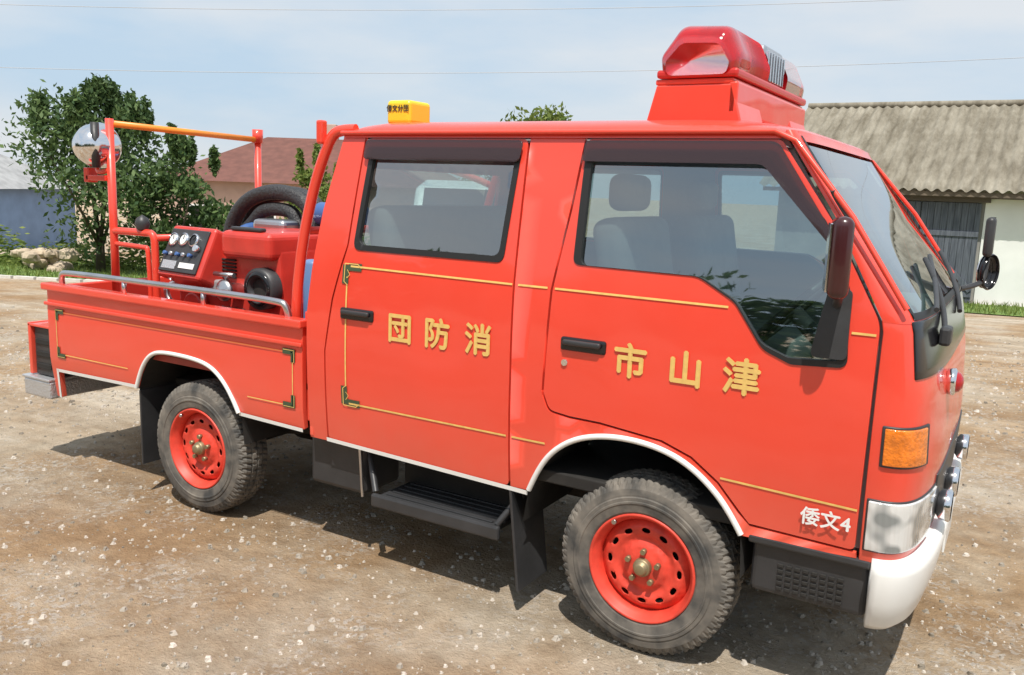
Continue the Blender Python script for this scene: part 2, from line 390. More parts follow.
def seat(nm_,x,y,w,base=.72):
    box(nm_+"_cushion",x,x+.45,y-w/2,y+w/2,base+.2,base+.36,SEAT,TR,.05,4,smooth=True)
    box(nm_+"_back",x-.12,x+.02,y-w/2,y+w/2,base+.3,base+.86,SEAT,TR,.05,4,rot=(0,-.18,0),smooth=True)
def hrest(x,y): box("headrest",x-.06,x+.04,y-.12,y+.12,1.60,1.74,SEAT,TR,.04,4,smooth=True)
seat("driver_seat",-.18,-.43,.5); hrest(-.28,-.43)
seat("passenger_seat",-.18,.42,.6); hrest(-.28,.42)
seat("rear_bench",-1.25,0,1.4)
tw=Vector((.36,-.40,1.27)); ax=Vector((-.72,0,.69)).normalized(); q=ax.to_track_quat('Z','Y')
tube("steering_wheel",[tw+q@Vector((.2*math.cos(a),.2*math.sin(a),0)) for a in [2*math.pi*i/24 for i in range(24)]],.014,BLK,TR,cyclic=True,smooth=False)
for a in(0,2.1,4.2): tube("steering_spoke",[tw,tw+q@Vector((.2*math.cos(a),.2*math.sin(a),0))],.01,BLK,TR)
cyl("steering_column",tw,tw-ax*.4,.03,BLK,TR)
# lettering: bold made of slightly shifted copies, each a hair prouder
def text(ch,x,z,size,y,m,name,bold=.0015):
    k=0
    for dx,dz in ((0,0),(bold,0),(-bold,0),(0,bold),(0,-bold)):
        cu=bpy.data.curves.new(name,'FONT'); cu.body=ch; cu.size=size; cu.align_x='CENTER'; cu.align_y='CENTER'
        cu.materials.append(m); o=bpy.data.objects.new(name,cu); COL.objects.link(o); o.location=(x+dx,y-.0004*k,z+dz); o.rotation_euler=(math.pi/2,0,0); o.parent=TR; k+=1
for ch,x in(("市",-.075),("山",.125),("津",.315),("団",-1.085),("防",-.90),("消",-.705)):
    text(ch,x,1.085,.128,-.8475,GOLD,"door_lettering",.0034)
text("倭文4",.615,.672,.062,-.8435,WHT,"unit_lettering",.0014)
# near mirror
panel("mirror_bracket",fillet([(.52,1.19),(.63,1.19),(.625,1.40),(.56,1.43)],.02),[],sm(-.012),BLK,TR,thick=.01,bw=.003)
tube("mirror_arm",[(.585,-.84,1.36),(.60,-.91,1.38),(.60,-.93,1.42)],.014,BLK,TR)
mr=mat("mirror_housing",(.045,.007,.009),.28,coat=.4)
box("mirror_housing",.565,.625,-.995,-.865,1.385,1.625,mr,TR,.028,4,rot=(0,0,.25),smooth=True)
box("mirror_face",.558,.566,-.985,-.88,1.405,1.605,CHR,TR,.003,rot=(0,0,.25))
tube("far_mirror_arm",[(.82,.76,1.30),(.88,.86,1.31),(.91,.95,1.34),(.91,.96,1.62)],.012,BLK,TR)
box("far_mirror_housing",.885,.925,.88,1.02,1.44,1.62,BLK,TR,.02,3,smooth=True)
lathe("far_round_mirror",[(-.03,0),(-.028,.03),(-.01,.075),(.01,.085),(.018,.08)],(.915,.96,1.37),(.9,-.35,0),BLKG,TR,32)
cyl("far_round_mirror_glass",(.905,.965,1.37),(.90,.967,1.37),.078,CHR,TR)
tube("wiper_arm_a",[(.867,-.55,1.27),(.845,-.35,1.36),(.745,-.10,1.47)],.009,BLK,TR)
tube("wiper_arm_b",[(.867,.1,1.27),(.845,.25,1.36),(.745,.5,1.47)],.009,BLK,TR)
tube("wiper_blade_a",[(.842,-.62,1.345),(.812,-.30,1.39),(.745,.05,1.475)],.008,BLK,TR)
box("wiper_pivot",.855,.89,-.60,-.52,1.23,1.29,BLK,TR,.01)
tube("antenna_base",[(.60,-.80,1.60),(.535,-.775,1.68),(.53,-.79,1.70)],.008,BLK,TR)
FG=mat("fog_glass",(.25,.4,.5),.08,coat=1)
for y,z in((-.42,.665),(-.12,.665),(.42,.665)):
    lathe("fog_lamp",[(0,.0),(.0,.03),(.015,.052),(.045,.056),(.05,.05)],(.895,y,z),(1,0,0),CHR,TR,28)
    cyl("fog_lens",(.935,y,z),(.941,y,z),.050,FG,TR)
lathe("red_warning_lamp",[(0,.0),(.0,.042),(.025,.046),(.03,.038)],(.882,-.42,1.09),(1,0,0),CHR,TR,28)
lathe("red_warning_lens",[(.025,.038),(.04,.032),(.05,.018),(.052,0)],(.882,-.42,1.09),(1,0,0),REDL,TR,28)
box("number_plate",.92,.928,-.165,.165,.40,.55,WHT,TR,.003)
box("corner_step",.385,.755,-.80,-.55,.36,.555,BLK,TR,.02,3)
for i in range(5):
    for j in range(8):
        box("corner_step_tread",.475+j*.027,.494+j*.027,-.806,-.79,.385+i*.020,.397+i*.020,DARK,TR,.002)
box("corner_step_lip",.375,.76,-.825,-.78,.535,.565,BLK,TR,.008)
box("corner_step_far",.385,.755,.55,.80,.36,.555,BLK,TR,.02,3)
box("side_step_deck",-1.22,-.62,-.80,-.58,.315,.345,BLK,TR,.008)
for i in range(5): box("side_step_rib",-1.19,-.65,-.79+i*.042,-.775+i*.042,.345,.352,BLK,TR,.002)
box("side_step_lip",-1.25,-.60,-.825,-.80,.29,.35,BLK,TR,.01)
tube("side_step_bracket",[(-1.37,-.70,.53),(-1.24,-.80,.35)],.014,BLK,TR)
tube("side_step_bracket_b",[(-.52,-.70,.52),(-.62,-.80,.35)],.014,BLK,TR)
box("step_back_plate",-1.24,-.58,-.60,-.57,.33,.56,DARK,TR)
box("battery_box",-1.66,-1.34,-.76,-.50,.30,.55,BLK,TR,.02)
tube("battery_strap",[(-1.36,-.77,.55),(-1.34,-.77,.30)],.007,STEEL,TR)
def flap(x,y0,y1,z0,z1,lean=0):
    box("mudflap",x-.006,x+.006,y0,y1,z0,z1,BLK,TR,.003,rot=(0,lean,0))
flap(-.53,-.82,-.58,.10,.52,-.12); flap(-.53,.58,.82,.10,.52,-.12)
flap(-2.80,-.82,-.58,.17,.57,0); flap(-2.80,.58,.82,.17,.57,0)
for y in(-.38,.38): box("frame_rail",-3.5,.6,y-.04,y+.04,.42,.55,DARK,TR)
box("engine_block",-.45,.35,-.35,.35,.28,.6,DARK,TR,.03)
box("gearbox",-1.1,-.45,-.2,.2,.28,.5,DARK,TR,.05)
box("fuel_tank",-1.95,-1.25,.1,.7,.28,.5,DARK,TR,.04)
cyl("rear_axle",(-2.374,-.62,.325),(-2.374,.62,.325),.05,DARK,TR)
lathe("differential",[(-.13,.03),(-.1,.1),(0,.14),(.1,.1),(.13,.03)],(-2.374,0,.325),(0,1,0),DARK,TR,24)
cyl("front_axle",(0,-.62,.325),(0,.62,.325),.035,DARK,TR)
tube("leaf_spring",[(-2.95,-.46,.48),(-2.37,-.46,.30),(-1.8,-.46,.48)],.03,DARK,TR)
tube("exhaust_pipe",[(-.5,.3,.34),(-2.0,.3,.32),(-2.4,.3,.45),(-3.4,.35,.36)],.025,STEEL,TR)
box("under_bed_plate",-3.5,-1.62,-.60,.60,.56,.60,DARK,TR)
# ------------------------------------------------------------ wheels
WB=2.374
def wheel(name,cx,sg):
    e=empty(name,(cx,0,.334)); e.parent=TR; e.scale=(1.028,1,1.028)
    y0=sg*-.82; d=(0,sg*1,0)
    pr=[(.02,.186),(.008,.197),(.001,.207),(-.002,.225),(-.004,.236),(-.0065,.238),(-.0065,.244),(-.004,.246),(-.004,.258),(.0,.262),(.0,.268),(.003,.288),(.012,.306),(.020,.315)]
    tread=[(.028,.322),(.055,.324),(.057,.314),(.063,.314),(.065,.325),(.088,.325),(.090,.314),(.096,.314),(.098,.325),(.121,.325),(.123,.314),(.129,.314),(.131,.324),(.158,.322)]
    pr2=pr+tread+[(.185-w,r) for w,r in reversed(pr)]
    n=216; a0=len(pr)-1; a1=a0+len(tread)+1
    def fn(i,j,w,r):
        if a0-1<=j<=a1+1:
            ph=(i+int(w*60))%6
            edge=(w<.057 or w>.129)
            if ph==0: return r-.009
            if ph==3 and edge: return r-.007
        return r
    t=lathe("tyre",pr2,(0,y0,0),d,TYRE,e,n,fn)
    for p in t.data.polygons: p.use_smooth=False
    lathe("rim_barrel",[(.012,.200),(.002,.199),(-.001,.194),(.004,.188),(.016,.185),(.024,.176),(.05,.170),(.11,.168)],(0,y0,0),d,REDW,e,64)
    cyl("balance_weight",(.185*math.cos(2.2),y0-sg*.002,.185*math.sin(2.2)),(.185*math.cos(2.2),y0+sg*.01,.185*math.sin(2.2)),.009,STEEL,e,n=10)
    holes=[]
    for k in range(12):
        a=2*math.pi*k/12; c,s_=math.cos(a),math.sin(a); cx_,cz_=.131*c,.131*s_
        holes.append([(cx_+.011*math.cos(t_)*c-.0165*math.sin(t_)*s_,cz_+.011*math.cos(t_)*s_+.0165*math.sin(t_)*c) for t_ in [2*math.pi*u/14 for u in range(14)]])
    outer=[(.172*math.cos(2*math.pi*u/64),.172*math.sin(2*math.pi*u/64)) for u in range(64)]
    prof=[(0,.028),(.05,.028),(.056,.034),(.078,.034),(.086,.046),(.10,.05),(.118,.036),(.145,.036),(.156,.05),(.172,.062)]
    panel("rim_disc",outer,holes,lambda a,b:(a,y0+sg*interp(prof,math.hypot(a,b)),b),REDW,e,step=.012,thick=.005,bw=0,flip=(sg<0))
    cyl("brake_drum",(0,y0+sg*.10,0),(0,y0+sg*.17,0),.15,DARK,e)
    lathe("hub_cap",[(.03,.034),(.012,.032),(.008,.029),(.008,.024),(-.006,.022),(-.010,.016),(-.011,0)],(0,y0,0),d,HUB,e,32)
    for k in range(5):
        a=2*math.pi*k/5+.3; cyl("wheel_nut",(.058*math.cos(a),y0+sg*.036,.058*math.sin(a)),(.058*math.cos(a),y0+sg*.012,.058*math.sin(a)),.0105,HUB,e,n=6)
    return e
wheel("front_wheel_near",0,1); wheel("rear_wheel_near",-WB,1); wheel("front_wheel_far",0,-1); wheel("rear_wheel_far",-WB,-1)
# ------------------------------------------------------------ BED
archR=[(-2.80,.585),(-2.775,.65),(-2.735,.72),(-2.68,.775),(-2.60,.80),(-2.40,.80),(-2.26,.785),(-2.17,.74),(-2.09,.655),(-2.045,.575)]
bedo=[(-3.555,1.04),(-3.555,.60),(-3.55,.42),(-3.50,.42),(-3.49,.57)]+archR+[(-1.635,.565),(-1.635,1.04)]
def bY(x,z):
    y=-.835
    if z<.96: y=-.832-.006*min(1,(.96-z)/.02)
    if z<.66: y+=.012*((.66-z)/.1)
    return y
FST=mat("faint_stripe",(.6,.16,.05),.5)
for s,tag in((1,'near'),(-1,'far')):
    fm=lambda x,z,s=s:(x,s*bY(x,z),z)
    panel("bed_side_"+tag,bedo[::-1],[],fm,RED,TR,thick=.03,flip=(s<0),step=.05)
    box("bed_top_flange_"+tag,-3.57,-1.625,s*-.862,s*-.79,1.03,1.068,RED,TR,.008,3)
    box("bed_rub_ledge_"+tag,-3.565,-1.63,s*-.852,s*-.838,.945,.965,RED,TR,.006,3)
    fo=lambda x,z,s=s:(x,s*(bY(x,z)-.004),z)
    tube("bed_arch_trim_"+tag,[(x,s*-.838,z+.002) for x,z in archR],.0105,WHT,TR)
    strip("bed_sill_trim_a_"+tag,[(-2.05,.573),(-1.64,.563)],.018,fo,WHT,TR)
    strip("bed_sill_trim_b_"+tag,[(-3.495,.582),(-2.80,.592)],.018,fo,WHT,TR)
    strip("bed_corner_trim_"+tag,[(-3.495,.59),(-3.51,.42)],.018,fo,WHT,TR)
    strip("bed_pinstripe_"+tag,[(-3.47,.90),(-3.47,.68),(-2.86,.68)],.005,fo,GOLD,TR)
    strip("bed_pinstripe_b_"+tag,[(-1.98,.67),(-1.69,.67),(-1.69,.91)],.005,fo,GOLD,TR)
    strip("bed_pinstripe_c_"+tag,[(-3.47,.915),(-1.69,.915)],.006,fo,FST,TR)
    for cx_ in(-3.45,-1.70):
        for cz_ in(.69,.90):
            k=1 if cx_<-2 else -1; kk=1 if cz_<.8 else -1
            strip("bed_ornament",[(cx_-.012*k,cz_-.03),(cx_-.012*k,cz_+.03)],.026,fo,GREEN,TR)
            strip("bed_ornament_b",[(cx_,cz_-.018*kk),(cx_+.05*k,cz_-.018*kk)],.026,lambda x,z,s=s:(x,s*(bY(x,z)-.0045),z),GREEN,TR)
            strip("bed_ornament_gold",[(cx_-.02*k,cz_+.03*kk),(cx_-.02*k,cz_-.025*kk),(cx_+.045*k,cz_-.025*kk)],.003,lambda x,z,s=s:(x,s*(bY(x,z)-.006),z),GOLD,TR)
    vs=[];fs=[];aw=[(-2.80,.42)]+archR+[(-2.03,.42)]
    for x,z in aw: vs+=[(x,s*-.82,z),(x,s*-.45,z)]
    for i in range(len(aw)-1): fs.append((2*i,2*i+2,2*i+3,2*i+1))
    mk("rear_wheel_well_"+tag,vs,fs,DARK,TR)
box("bed_floor",-3.54,-1.63,-.80,.80,.74,.78,mat("bed_floor_paint",(.35,.05,.035),.6,noise=.2),TR)
box("bed_front_wall",-1.655,-1.63,-.80,.80,.60,1.10,RED,TR)
box("tailgate",-3.575,-3.545,-.80,.80,.62,1.05,RED,TR,.008)
box("rear_step",-3.82,-3.57,-.84,.84,.40,.50,ALU,TR,.01)
box("rear_step_top",-3.83,-3.57,-.845,.845,.50,.515,ALU,TR,.004)
box("tail_lamp_box",-3.76,-3.58,-.80,-.60,.52,.80,BLK,TR,.01)
box("tail_lamp_guard",-3.79,-3.765,-.82,-.58,.52,.82,RED,TR,.006)
box("tail_lamp_guard_top",-3.79,-3.56,-.82,-.58,.80,.815,RED,TR,.004)
for i in range(3): box("tail_lamp_slot",-3.74,-3.60,-.808,-.80,.56+i*.07,.59+i*.07,DARK,TR,.004)
tube("bed_rail",[(-3.46,-.80,1.06),(-3.46,-.81,1.12),(-3.38,-.815,1.135),(-2.0,-.815,1.135),(-1.80,-.815,1.13),(-1.755,-.81,1.12),(-1.75,-.80,1.06)],.016,STEEL,TR)
for x in(-2.9,-2.3): cyl("rail_post",(x,-.815,1.06),(x,-.815,1.13),.012,STEEL,TR)
fx=-3.3
cyl("mast_near",(fx,-.585,.80),(fx,-.585,1.965),.022,RED,TR)
cyl("mast_far",(fx,.47,.80),(fx,.47,1.94),.022,RED,TR)
cyl("mast_crossbar",(fx,-.60,1.94),(fx,.50,1.92),.018,ORP,TR)
cyl("mast_far_cap",(fx,.47,1.90),(fx,.47,1.985),.034,RED,TR)
tube("guard_u",[(fx,-.585,1.36),(-3.02,-.585,1.365),(-2.96,-.585,1.36),(-2.95,-.585,1.30),(-2.95,-.585,.8)],.020,RED,TR)
tube("guard_u_low",[(fx,-.585,1.29),(-3.04,-.585,1.285),(-3.0,-.585,1.28),(-3.0,-.585,.8)],.013,RED,TR)
cyl("guard_cross",(-2.95,-.585,1.34),(-2.95,.3,1.34),.018,RED,TR)
lathe("siren_knob",[(0,.03),(.03,.04),(.06,.03),(.08,0)],(-3.05,-.585,1.38),(0,0,1),BLK,TR)
lathe("search_lamp_shell",[(-.13,0),(-.125,.04),(-.09,.085),(-.03,.115),(.02,.12),(.03,.125),(.045,.122)],(-3.40,-.60,1.82),(-.35,.9,.1),CHR,TR,40)
tube("search_lamp_yoke",[(-3.30,-.585,1.70),(-3.36,-.62,1.66),(-3.40,-.60,1.69)],.014,RED,TR)
box("lamp_bracket",-3.48,-3.32,-.62,-.56,1.63,1.66,RED,TR,.004)
box("lamp_bracket_b",-3.50,-3.46,-.62,-.56,1.62,1.70,RED,TR,.004)
cyl("lamp_handle",(-3.32,-.66,1.70),(-3.32,-.66,1.94),.022,BLK,TR)
for s,zz in((-1,0),(1,-.01)):
    tube("guard_hoop",[(-1.78,s*.74,.80),(-1.77,s*.74,1.1),(-1.73,s*.735,1.40),(-1.665,s*.73,1.64),(-1.61,s*.725,1.78),(-1.565,s*.72,1.87+zz),(-1.52,s*.71,1.892+zz),(-1.45,s*.70,1.892+zz)],.024,RED,TR)
cyl("hoop_bar_low",(-1.72,-.735,1.45),(-1.72,.735,1.45),.018,RED,TR)
box("hoop_tab",-1.625,-1.592,-.76,-.72,1.83,1.93,RED,TR,.008)
tube("hoop_far_bracket",[(-1.66,.735,1.68),(-2.0,.735,1.80),(-2.35,.735,1.82)],.020,RED,TR)
box("far_bracket_box",-2.4,-2.12,.62,.72,1.78,1.84,RED,TR,.01)
# ------------------------------------------------------------ pump
def pump():
    e=empty("portable_pump"); e.parent=TR
    body=mat("pump_red",(.58,.042,.028),.42,coat=.3,noise=.14)
    pr=[(-2.88,.80),(-2.14,.80),(-2.10,1.05),(-2.12,1.33),(-2.20,1.375),(-2.80,1.375),(-2.88,1.30)]
    pf=fillet(pr,.04,4)
    vs=[(x,-.50,z) for x,z in pf]+[(x,.02,z) for x,z in pf]; n=len(pf)
    fs=[tuple(range(n)),tuple(range(2*n-1,n-1,-1))]+[(i,i+n,(i+1)%n+n,(i+1)%n) for i in range(n)]
    o=mk("pump_housing",vs,fs,body,e); bev(o,.02,3,50)
    con=empty("console",(-2.70,-.52,1.25)); con.parent=e; con.rotation_euler=(-.42,0,-.10)
    box("console_body",-.20,.18,-.07,.16,-.14,.15,body,con,.02,3)
    box("console_face",-.175,.155,-.082,-.068,-.115,.125,BLK,con,.008,3)
    for i,(gx,gz_,gr) in enumerate(((-.12,.06,.036),(-.03,.065,.036),(.06,.065,.036))):
        lathe("gauge",[(0,gr),(.012,gr),(.014,gr-.006)],(gx,-.082,gz_),(0,-1,0),CHR,con,24); cyl("gauge_face",(gx,-.088,gz_),(gx,-.091,gz_),gr-.007,WHT if i<2 else BLKG,con)
        box("gauge_needle",gx-.002,gx+.002,-.0935,-.0915,gz_,gz_+gr*.6,BLK,con,0,rot=(0,.5*i-.4,0))
    for i in range(5): cyl("switch",(-.14+i*.055,-.082,-.02),(-.14+i*.055,-.105,-.02),.010,STEEL if i%2 else BLUE,con)
    box("label_plate",-.15,-.03,-.086,-.082,-.10,-.055,ALU,con,.001); box("label_plate_b",0,.13,-.086,-.082,-.09,-.06,WHT,con,.001)
    cyl("ignition",(.12,-.082,.02),(.12,-.11,.02),.018,CHR,con)
    box("red_hood",-2.48,-2.12,-.56,-.05,1.27,1.41,body,e,.035,4)
    box("hood_handle",-2.42,-2.2,-.54,-.5,1.41,1.43,BLK,e,.008)
    for i in range(6): box("vent_slot",-2.56,-2.42,-.512,-.498,1.16+i*.018,1.169+i*.018,DARK,e,.002)
    lathe("suction_inlet",[(0,.105),(.06,.105),(.068,.09),(.07,.062),(.04,.052)],(-2.20,-.50,1.13),(0,-1,0),BLK,e,32)
    lathe("suction_ring",[(.066,.09),(.072,.088),(.074,.07)],(-2.20,-.50,1.13),(0,-1,0),BLKG,e,32)
    cyl("suction_cap",(-2.20,-.50,1.13),(-2.20,-.545,1.13),.052,DARK,e)
    lathe("outlet_valve",[(0,.04),(.08,.04),(.09,.055),(.11,.055),(.12,.04),(.13,0)],(-2.40,-.50,1.10),(0,-1,.1),STEEL,e,24)
    cyl("valve_handle",(-2.47,-.60,1.19),(-2.33,-.60,1.19),.012,STEEL,e)
    tube("valve_stem",[(-2.40,-.52,1.08),(-2.40,-.60,1.19)],.010,STEEL,e)
    box("grey_box",-2.56,-2.46,-.56,-.50,1.06,1.15,mat("grey_cast",(.3,.3,.31),.5,noise=.2),e,.012)
    cyl("starter_drum",(-2.70,-.50,1.0),(-2.70,-.56,1.0),.07,body,e,bw=.01)
    for x in(-2.78,-2.22): box("skid",x-.03,x+.03,-.55,.06,.78,.83,STEEL,e,.005)
    tube("carry_handle",[(-2.90,-.5,.95),(-2.98,-.5,1.0),(-2.98,-.5,1.10),(-2.98,.0,1.10),(-2.90,.0,.95)],.016,STEEL,e)
    for i in range(4): tube("fuel_line",[(-2.5+i*.05,-.51,1.0),(-2.48+i*.05,-.58,1.04),(-2.42+i*.05,-.56,.92)],.007,BLK,e)
    cyl("blue_tank",(-2.42,.10,1.49),(-2.08,.10,1.49),.065,BLUE,e,bw=.02)
    box("silver_muffler",-2.75,-2.5,-.1,.05,1.375,1.45,STEEL,e,.03,3)
pump()
hose=mat("black_hose",(.03,.03,.032),.5,bump=1,bscale=60)
def arch(y,dx=0,dz=0,r=.045):
    pts=[(-3.20+dx,y,1.10),(-3.19+dx,y,1.33),(-3.08+dx,y,1.51+dz),(-2.88,y,1.60+dz),(-2.64,y,1.60+dz),(-2.50-dx,y,1.52+dz),(-2.42-dx,y,1.35),(-2.42-dx,y,1.05)]
    tube("suction_hose",pts,r,hose,TR,res=6)
arch(.12); arch(.22,.02,-.01); arch(.12,.11,-.10,.04)
tube("folded_hose",[(-3.05,-.1,1.0),(-2.95,-.1,1.38),(-2.93,.3,1.38),(-3.0,.4,1.0)],.035,BLUE,TR)
box("tool_box",-2.0,-1.7,-.35,.5,.78,1.22,RED,TR,.02)
cyl("extinguisher",(-1.86,-.52,.80),(-1.86,-.52,1.30),.055,mat("extinguisher_blue",(.12,.22,.42),.4),TR,bw=.02)
# ------------------------------------------------------------ roof equipment
LB=empty("light_bar",(0,0,.028)); LB.parent=TR
box("bar_platform",-.17,.12,-.54,.50,2.03,2.05,RED,LB,.006)
for y0,y1 in((-.54,-.24),(.22,.50)):
    pr=[(-.20,1.895),(.16,1.885),(.115,2.03),(-.165,2.03)]
    vs=[(x,y0,z) for x,z in pr]+[(x,y1,z) for x,z in pr]
    o=mk("bar_foot",vs,[(0,1,2,3),(7,6,5,4),(0,4,5,1),(1,5,6,2),(2,6,7,3),(3,7,4,0)],RED,LB); bev(o,.006)
box("bar_front_fairing",.10,.135,-.54,.50,1.925,2.04,RED,LB,.01)
def dome(name,y0,y1,m):
    pr=fillet([(-.155,2.06),(.125,2.06),(.135,2.13),(.085,2.235),(-.09,2.245),(-.165,2.14)],.05,6)
    n=len(pr); vs=[];fs=[]
    c=(-.015,2.06)
    if y0<0: ys=[(y0,.60),(y0+.006,.76),(y0+.018,.86),(y0+.04,.94),(y0+.07,.985),(y0+.10,1),(y1,1)]
    else: ys=[(y0,1),(y1-.10,1),(y1-.07,.985),(y1-.04,.94),(y1-.018,.86),(y1-.006,.76),(y1,.60)]
    for y,k in ys:
        for x,z in pr: vs.append((c[0]+(x-c[0])*(.45+.55*k),y,c[1]+(z-c[1])*k))
    for j in range(len(ys)-1):
        for i in range(n): fs.append((j*n+i,(j+1)*n+i,(j+1)*n+(i+1)%n,j*n+(i+1)%n))
    fs.append(tuple(range(n-1,-1,-1))); fs.append(tuple(range((len(ys)-1)*n,len(ys)*n)))
    return mk(name,vs,fs,m,LB,True)
dome("beacon_dome",-.555,-.14,REDL); dome("beacon_dome_far",.14,.50,REDL)
box("bar_base_strip",-.165,.135,-.55,.50,2.052,2.082,mat("bar_base_red",(.55,.03,.025),.3),LB,.01)
box("siren_speaker",-.14,.11,-.14,.14,2.08,2.225,STEEL,LB,.02,3)
for i in range(7): box("speaker_fin",.105,.122,-.130+i*.04,-.118+i*.04,2.09,2.20,CHR,LB,.002)
WHI=mat("rotator_white",(.75,.6,.58),.4)
for y in(-.40,.34):
    cyl("rotator_base",(-.02,y,2.08),(-.02,y,2.13),.06,BLK,LB)
    lathe("rotator_reflector",[(0,.02),(.03,.05),(.05,.06)],(-.02,y,2.165),(.6,-.8,0),CHR,LB,24)
    box("rotator_plate",-.12,.08,y+.07,y+.08,2.08,2.19,WHI,LB,.004)
box("roof_sign",-1.45,-1.32,-.50,-.34,1.93,2.035,YEL,TR,.018,4)
text("倭文分団",-1.385,1.997,.031,-.5015,BLK,"roof_sign_lettering",.0006)
# ------------------------------------------------------------ WORLD
S=Vector((.20,-.38,.86)).normalized()
sl=bpy.data.lights.new("sun",'SUN'); sl.energy=5.0; sl.angle=math.radians(.5); sl.color=(1,.955,.88)
so=bpy.data.objects.new("sun",sl); COL.objects.link(so); so.rotation_euler=S.to_track_quat('Z','Y').to_euler(); so.location=(0,-10,20)
w=bpy.data.worlds.new("World"); scn.world=w; w.use_nodes=True; nt=w.node_tree
bg=nt.nodes['Background']; sky=nt.nodes.new('ShaderNodeTexSky'); sky.sky_type='NISHITA'; sky.sun_disc=False
sky.sun_elevation=math.asin(S.z); sky.sun_rotation=math.atan2(S.x,S.y); sky.dust_density=2.0; sky.air_density=1.0
tc=nt.nodes.new('ShaderNodeTexCoord'); mp=nt.nodes.new('ShaderNodeMapping'); mp.inputs['Scale'].default_value=(1,1,3.4)
nz=nt.nodes.new('ShaderNodeTexNoise'); nz.inputs['Scale'].default_value=2.3; nz.inputs['Detail'].default_value=7; nz.inputs['Roughness'].default_value=.52
rp=nt.nodes.new('ShaderNodeValToRGB'); rp.color_ramp.elements[0].position=.36; rp.color_ramp.elements[0].color=(6.0,7.7,9.4,1); rp.color_ramp.elements[1].position=.62; rp.color_ramp.elements[1].color=(8.7,9.1,9.5,1)
mx=nt.nodes.new('ShaderNodeMix'); mx.data_type='RGBA'; mx.inputs[0].default_value=.86
nt.links.new(tc.outputs['Generated'],mp.inputs[0]); nt.links.new(mp.outputs[0],nz.inputs['Vector']); nt.links.new(nz.outputs['Fac'],rp.inputs[0])
nt.links.new(sky.outputs[0],mx.inputs[6]); nt.links.new(rp.outputs[0],mx.inputs[7]); nt.links.new(mx.outputs[2],bg.inputs[0]); bg.inputs[1].default_value=.095
